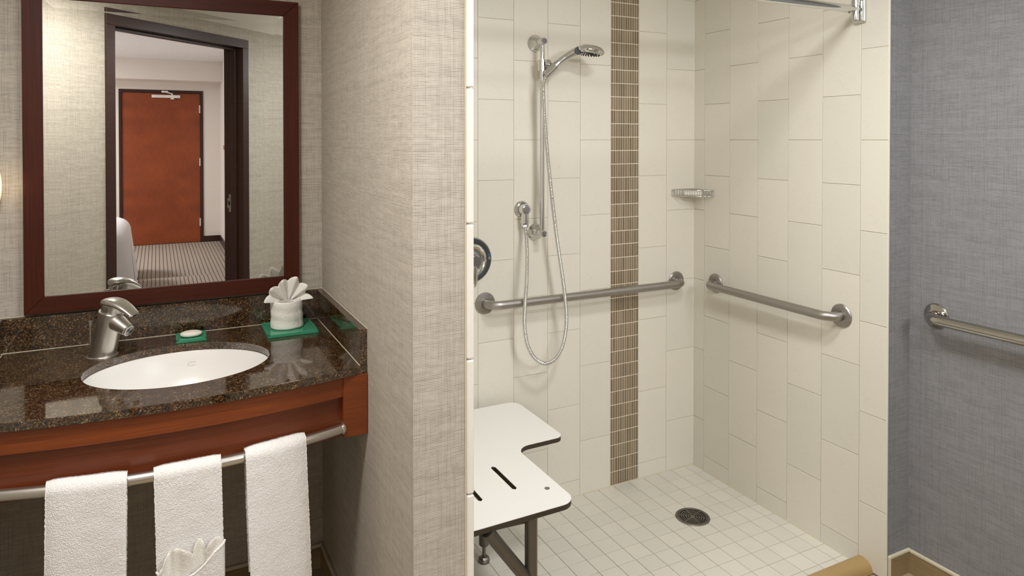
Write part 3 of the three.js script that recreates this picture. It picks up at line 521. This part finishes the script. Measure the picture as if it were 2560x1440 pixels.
{ // hand shower in its holder
  const t = thing('hand_shower', 'chrome hand shower with curved handle held on the slide rail', 'hand shower', [1.335, 1.705, -2.283]);
  const P = [[1.316, 1.686, -2.288], [1.336, 1.706, -2.283], [1.356, 1.727, -2.277], [1.382, 1.749, -2.268], [1.415, 1.770, -2.256], [1.440, 1.780, -2.248], [1.468, 1.784, -2.241]].map((p) => [p[0] - 1.335, p[1] - 1.705, p[2] + 2.283]);
  const c = new THREE.CatmullRomCurve3(P.map((p) => V(...p))), R = [0.0125, 0.0145, 0.0135, 0.0132, 0.0145, 0.017, 0.019];
  const sweep = (c, rf, nu, nv, cap) => { const fr = c.computeFrenetFrames(nv, false); return grid(nu, nv, (u, v, i, j) => { const p = c.getPointAt(v), a = u * Math.PI * 2, r = rf(v); const n = fr.normals[j], b = fr.binormals[j]; return [p.x + r * (Math.cos(a) * n.x + Math.sin(a) * b.x), p.y + r * (Math.cos(a) * n.y + Math.sin(a) * b.y), p.z + r * (Math.cos(a) * n.z + Math.sin(a) * b.z)]; }); };
  const rf = (v) => { const x = v * (R.length - 1), i = Math.min(R.length - 2, Math.floor(x)), f = x - i; return R[i] * (1 - f) + R[i + 1] * f; };
  mesh('handle', sweep(c, rf, 28, 60), M.chrome, t);
  const cone = mesh('cone_clamp', rod([-0.024, -0.026, -0.006], [0.012, 0.012, 0.004], 0.0155, 28, 0.0178), M.chrome, t);
  const q = [1.474 - 1.335, 1.769 - 1.705, -2.236 + 2.283];
  const head = mesh('head', lathe([[0, -0.004], [0.040, -0.004], [0.0445, 0.0], [0.0475, 0.004], [0.048, 0.008], [0.0455, 0.0155], [0.038, 0.023], [0.026, 0.029], [0.012, 0.0322], [0, 0.0325]], q, [0.12, 0.99, 0.06], 56, 1.2, 1), M.chrome, t);
  const nubs = []; for (let k = 0; k < 3; k++) { const n = [8, 15, 22][k], r = [0.012, 0.024, 0.035][k]; for (let i = 0; i < n; i++) { const a = 2 * Math.PI * i / n; nubs.push(lathe([[0.0026, 0], [0.0018, -0.0042], [0, -0.0046]], [q[0] + 1.12 * r * Math.cos(a) - 0.0004, q[1] - 0.004 - 0.1 * r * Math.cos(a), q[2] + r * Math.sin(a)], [0, 1, 0], 6)); } }
  mesh('nozzle', merge(nubs), M.rubber, head).userData.kind = 'stuff';
  const but = mesh('selector', lathe([[0, 0], [0.0155, 0], [0.0145, 0.004], [0.008, 0.0058], [0.0074, 0.0048], [0.0065, 0.0048], [0.006, 0.0068], [0, 0.007]], [1.424 - 1.335, 1.7755 - 1.705, -2.2365 + 2.283], [-0.2, 0.05, 1], 30), M.rubber, t); but.userData.label = 'dark grey spray selector button';
}
{ // wall elbow and hose
  const t = thing('water_outlet', 'round chrome water outlet feeding the shower hose', 'wall outlet', [1.249, 1.172, ZT]);
  mesh('flange', lathe([[0, 0], [0.031, 0], [0.0315, 0.004], [0.027, 0.010], [0.021, 0.012], [0.0205, 0.014]], [0, 0, 0], [0, 0, 1], 40), M.chrome, t);
  mesh('elbow', merge([lathe([[0.020, 0.010], [0.0205, 0.036], [0.018, 0.042], [0.010, 0.045], [0, 0.0455]], [0, 0, 0], [0, 0, 1], 40), lathe([[0.0125, 0.012], [0.0135, -0.012], [0.0168, -0.050], [0.0168, -0.052], [0, -0.052]], [0, 0, 0.030], [0, 1, 0], 32)]), M.chrome, t);
  mesh('hose_nut', lathe([[0.0125, -0.053], [0.0135, -0.055], [0.0135, -0.066], [0.0095, -0.069], [0, -0.069]], [0, 0, 0.030], [0, 1, 0], 6), M.chrome, t);
  const pix = [[1.316, 1.684, -2.289], [1.301, 1.655, -2.288], [1.299, 1.60, -2.285], [1.302, 1.52, -2.282], [1.310, 1.42, -2.280], [1.322, 1.30, -2.278], [1.337, 1.18, -2.277], [1.354, 1.06, -2.277], [1.374, 0.94, -2.277], [1.388, 0.85, -2.277], [1.396, 0.76, -2.277], [1.392, 0.70, -2.277], [1.372, 0.635, -2.277], [1.340, 0.600, -2.277], [1.303, 0.592, -2.277], [1.262, 0.615, -2.277], [1.230, 0.665, -2.277], [1.215, 0.735, -2.277], [1.216, 0.82, -2.277], [1.226, 0.91, -2.283], [1.236, 0.99, -2.298], [1.246, 1.06, -2.322], [1.249, 1.106, -2.339]];
  const c = new THREE.CatmullRomCurve3(pix.map((p) => V(...p)), false, 'centripetal'), L = c.getLength(), rings = Math.round(L / 0.0056), per = 5, nv = rings * per;
  const fr = c.computeFrenetFrames(nv, false);
  const h = tag(mesh('shower_hose', grid(12, nv, (u, v, i, j) => { const p = c.getPointAt(v), a = u * Math.PI * 2, k = j % per, r = [0.0062, 0.0074, 0.0078, 0.0074, 0.0062][k]; const n = fr.normals[j], b = fr.binormals[j]; return [p.x + r * (Math.cos(a) * n.x + Math.sin(a) * b.x), p.y + r * (Math.cos(a) * n.y + Math.sin(a) * b.y), p.z + r * (Math.cos(a) * n.z + Math.sin(a) * b.z)]; }), M.chrome), 'ribbed chrome shower hose hanging in a loop in front of the grab bar', 'hose');
}
{ // mixer valve, half hidden by the partition edge
  const t = thing('shower_valve', 'round chrome shower valve with dark ring, half behind the partition', 'shower valve', [1.034, 0.991, ZT]);
  mesh('plate', lathe([[0, 0], [0.086, 0], [0.0865, 0.003], [0.084, 0.006], [0.0815, 0.0065], [0.0815, 0.005], [0, 0.005]], [0, 0, 0], [0, 0, 1], 64), M.chrome, t);
  const ring = mesh('dial_ring', lathe([[0.063, 0.004], [0.0632, 0.012], [0.066, 0.0135], [0.078, 0.0125], [0.0812, 0.009], [0.0815, 0.004]], [0, 0, 0], [0, 0, 1], 64), M.rubber, t); ring.userData.label = 'dark grey temperature ring';
  mesh('cup', lathe([[0.063, 0.0125], [0.0615, 0.0135], [0.058, 0.010], [0.042, 0.005], [0.030, 0.008], [0.026, 0.020], [0.0255, 0.034], [0.023, 0.037], [0, 0.038]], [0, 0, 0], [0, 0, 1], 64), M.chrome, t);
  mesh('lever', merge([rod([0, 0, 0.030], [0, 0, 0.052], 0.021, 28), (() => { const g = new THREE.SphereGeometry(1, 24, 16); g.scale(0.013, 0.05, 0.008); g.translate(-0.003, -0.044, 0.046); return g; })()]), M.chrome, t);
  const blue = std({ color: 0x2f7fc4, roughness: 0.4 }), white = std({ color: 0xd8dadb, roughness: 0.4 });
  const dr = new THREE.TorusGeometry(0.0042, 0.0012, 8, 24); dr.scale(0.8, 1.15, 1); dr.translate(0.0715, 0.0155, 0.0135); mesh('cold_mark', dr, blue, ring);
  mesh('dial_mark', merge([box(0.0695, 0.0705, 0.0, 0.0075, 0.0128, 0.0138), box(0.0745, 0.0755, 0.0, 0.0075, 0.0128, 0.0138), box(0.0695, 0.0755, 0.0068, 0.0078, 0.0128, 0.0138), box(0.071, 0.074, -0.0006, 0.0004, 0.0128, 0.0138)]), white, ring);
}
{ // corner soap basket of bent wire
  const t = thing('soap_basket', 'chrome wire soap basket in the tiled shower corner', 'soap basket', [XR - 0.004, 1.196, ZB + 0.004]);
  const R = 0.122, arc = (r, y, n = 16) => Array.from({ length: n + 1 }, (_, k) => { const a = Math.PI / 2 * k / n; return [-r * Math.cos(a) * (1 - 0.16 * Math.sin(2 * a)), y, r * Math.sin(a) * (1 - 0.16 * Math.sin(2 * a))]; });
  const w = 0.0019;
  mesh('rim', merge([tube(arc(R, 0.026), w, 40, 8), tube([[0, 0.026, 0], [-R, 0.026, 0]], w, 8, 8), tube([[0, 0.026, 0], [0, 0.026, R]], w, 8, 8), tube(arc(R, 0.0), w, 40, 8), tube([[0, 0, 0], [-R, 0, 0]], w, 8, 8), tube([[0, 0, 0], [0, 0, R]], w, 8, 8)]), M.chrome, t);
  for (let k = 0; k <= 16; k++) { const p = arc(R, 0)[k]; mesh('wire', rod([p[0], 0, p[2]], [p[0], 0.026, p[2]], 0.0012, 6), M.chrome, t); }
  for (let k = 1; k <= 7; k++) { const a = k / 8; mesh('wire', tube([[-R * a, 0.026, 0.0005], [-R * a, 0, 0.0005], [-R * a * 0.5, -0.001, R * (1 - a * a) * 0.42 + 0.01]], 0.0012, 16, 6), M.chrome, t); mesh('wire', tube([[-0.0005, 0.026, R * a], [-0.0005, 0, R * a], [-R * (1 - a * a) * 0.42 - 0.01, -0.001, R * a * 0.5]], 0.0012, 16, 6), M.chrome, t); }
  for (let k = 1; k <= 3; k++) mesh('wire', tube(arc(R * k / 4, -0.001), 0.0012, 20, 6), M.chrome, t);
  const s = new RoundedBoxGeometry(0.075, 0.018, 0.042, 4, 0.008); s.rotateY(-Math.PI / 4); s.translate(XR - 0.055, 1.2075, ZB + 0.055); tag(mesh('soap_bar', s, M.soap), 'white soap bar lying in the corner wire basket', 'soap');
}
{ // floor drain
  const t = thing('floor_drain', 'round metal floor drain in the tiled shower floor', 'drain', [1.811, 0.0012, -2.035]);
  mesh('rim', lathe([[0.055, 0.0], [0.056, 0.0022], [0.062, 0.0022], [0.065, 0.0]], [0, 0, 0], [0, 1, 0], 56), M.steel, t);
  mesh('well', lathe([[0, 0.0002], [0.056, 0.0002]], [0, 0, 0], [0, 1, 0], 40), M.black, t);
  const parts = [lathe([[0, 0.0018], [0.008, 0.0018], [0.009, 0.0004]], [0, 0, 0], [0, 1, 0], 24)];
  for (const r of [0.017, 0.0255, 0.034, 0.0425, 0.052]) parts.push(lathe([[r - 0.0022, 0.0004], [r - 0.002, 0.0019], [r + 0.002, 0.0019], [r + 0.0022, 0.0004]], [0, 0, 0], [0, 1, 0], 48));
  for (let k = 0; k < 6; k++) { const g = new THREE.BoxGeometry(0.05, 0.0016, 0.006); g.translate(0.03, 0.0011, 0); g.rotateY(k * Math.PI / 3 + 0.3); parts.push(g); }
  mesh('grate', merge(parts), M.steel, t);
}
{ // fold down transfer seat
  const t = thing('shower_bench', 'white L-shaped shower bench with dark edge and metal legs', 'bench', [0.9, 0, -1.95]);
  const o = (x, z) => [x - 0.9, -(z + 1.95)];
  const s = roundPoly([[...o(0.640, -1.600), 0.02], [...o(1.020, -1.606), 0.045], [...o(1.020, -1.974), 0.05], [...o(1.204, -1.978), 0.03], [...o(1.204, -2.326), 0.04], [...o(0.640, -2.326), 0.02]]);
  for (const [x, z0, z1] of [[0.898, -1.893, -1.738], [0.785, -1.893, -1.724], [0.690, -1.893, -1.724]]) { const a = o(x - 0.0075, z1), b = o(x + 0.0075, z0), h = new THREE.Path(), r = 0.007; h.moveTo(a[0] + r, a[1]); h.lineTo(a[0], a[1] + r); h.lineTo(a[0], b[1] - r); h.lineTo(a[0] + r, b[1]); h.lineTo(b[0] - r, b[1]); h.lineTo(b[0], b[1] - r); h.lineTo(b[0], a[1] + r); h.lineTo(b[0] - r, a[1]); h.closePath(); s.holes.push(h); }
  mesh('seat_board', flat(s, 0.434, 0.4485, 0.0008, 16), M.core, t);
  mesh('top_sheet', flat(s, 0.4485, 0.4500, 0, 16), M.laminate, t);
  const sc = mesh('screw', lathe([[0, 0.0012], [0.003, 0.0006], [0.0045, 0.0014], [0.0075, 0.0012], [0.0078, 0]], [0.98 - 0.9, 0.4500, -1.702 + 1.95], [0, 1, 0], 24), M.polished, t);
  const P = (x, y, z) => [x - 0.9, y, z + 1.95];
  mesh('leg', merge([rod(P(0.888, 0.05, -1.628), P(0.888, 0.434, -1.628), 0.0172, 28)]), M.darkSteel, t);
  mesh('leg', merge([rod(P(0.985, 0.062, -2.14), P(0.985, 0.434, -2.14), 0.0172, 28), lathe([[0.0172, 0.062], [0.012, 0.056], [0, 0.056]], P(0.985, 0, -2.14), [0, 1, 0], 28)]), M.darkSteel, t);
  for (const [x, z, y] of [[0.888, -1.628, 0.05], [0.985, -2.14, 0.058]]) mesh('foot', merge([rod(P(x, 0.02, z), P(x, y, z), 0.006, 14), lathe([[0, 0.0], [0.019, 0.0], [0.0195, 0.008], [0.018, 0.011], [0.0185, 0.015], [0.013, 0.020], [0, 0.021]], P(x, 0, z), [0, 1, 0], 28)]), M.steel, t);
  const brace = mesh('brace', rod(P(0.752, 0.432, -1.612), P(0.884, 0.252, -1.628), 0.0165, 24), M.darkSteel, t);
  mesh('bolt', merge([lathe([[0.0055, 0], [0.0055, 0.004], [0, 0.005]], P(0.987, 0.105, -2.1235), [0.1, 0, 1], 6), lathe([[0.007, 0], [0.007, 0.003], [0, 0.0035]], P(0.985, 0.115, -2.1235), [0, 0, 1], 16)]), M.steel, t);
  mesh('cross_tube', rod(P(0.648, 0.42, -1.66), P(0.888, 0.42, -1.64), 0.012, 18), M.darkSteel, t);
  mesh('wall_hinge', box(X1 + 0.001 - 0.9, X1 + 0.012 - 0.9, 0.40, 0.448, -2.30 + 1.95, -1.62 + 1.95, 0.002), M.darkSteel, t);
}
{ // curtain rod
  const t = thing('curtain_rod', 'chrome shower curtain rod across the top of the shower opening', 'curtain rod', [0, 1.874, -1.556]);
  mesh('rod', rod([X1 + 0.003, 0, 0], [2.052, 0, 0], 0.0128, 28), M.chrome, t);
  mesh('sleeve', rod([2.04, 0, 0], [2.092, 0, 0], 0.0105, 24), M.chrome, t);
  mesh('knuckle', merge([lathe([[0, -0.036], [0.010, -0.0355], [0.0125, -0.032], [0.0125, -0.013], [0.0118, -0.012], [0.0118, 0.012], [0.0125, 0.013], [0.0125, 0.032], [0.010, 0.0355], [0, 0.036]], [2.083, -0.003, 0], [0, 1, 0], 28)]), M.chrome, t);
  mesh('wall_plate', (() => { const g = new RoundedBoxGeometry(0.013, 0.084, 0.046, 5, 0.0064); g.translate(2.1028, -0.003, 0); return g; })(), M.chrome, t);
  mesh('set_screw', rod([2.052, -0.010, 0.001], [2.052, -0.016, 0.002], 0.003, 10), M.steel, t);
  mesh('wall_plate', (() => { const g = new RoundedBoxGeometry(0.018, 0.096, 0.046, 5, 0.0088); g.translate(X1 + 0.0095, -0.001, 0); return g; })(), M.chrome, t);
}
{ // bed corner seen through the doorway in the mirror
  const t = thing('bed', 'white made bed whose corner shows through the doorway in the mirror', 'bed', [-1.2, 0, 3.0]);
  const f = (u, v) => { // draped cover: v from the floor up the side and over the top
    const a = u * Math.PI * 2, c = Math.cos(a), s = Math.sin(a), q = (x, p) => Math.sign(x) * Math.pow(Math.abs(x), p);
    const prof = v < 0.6 ? [1.03 - 0.05 * (v / 0.6), 0.02 + 0.48 * (v / 0.6)] : v < 0.8 ? [0.98 - 0.13 * Math.pow((v - 0.6) / 0.2, 2), 0.50 + 0.12 * Math.sin((v - 0.6) / 0.2 * Math.PI / 2)] : [0.85 * (1 - (v - 0.8) / 0.2), 0.62 + 0.012 * (v - 0.8) / 0.2];
    const wv = v < 0.6 ? 0.012 * Math.sin(u * 60) * (1 - v / 0.6) : 0;
    return [q(c, 0.35) * (0.98 * prof[0] + wv), prof[1], q(s, 0.35) * (1.05 * prof[0] + wv)];
  };
  mesh('duvet', grid(160, 40, f), M.sheet, t);
}
renderer.render(scene, camera);
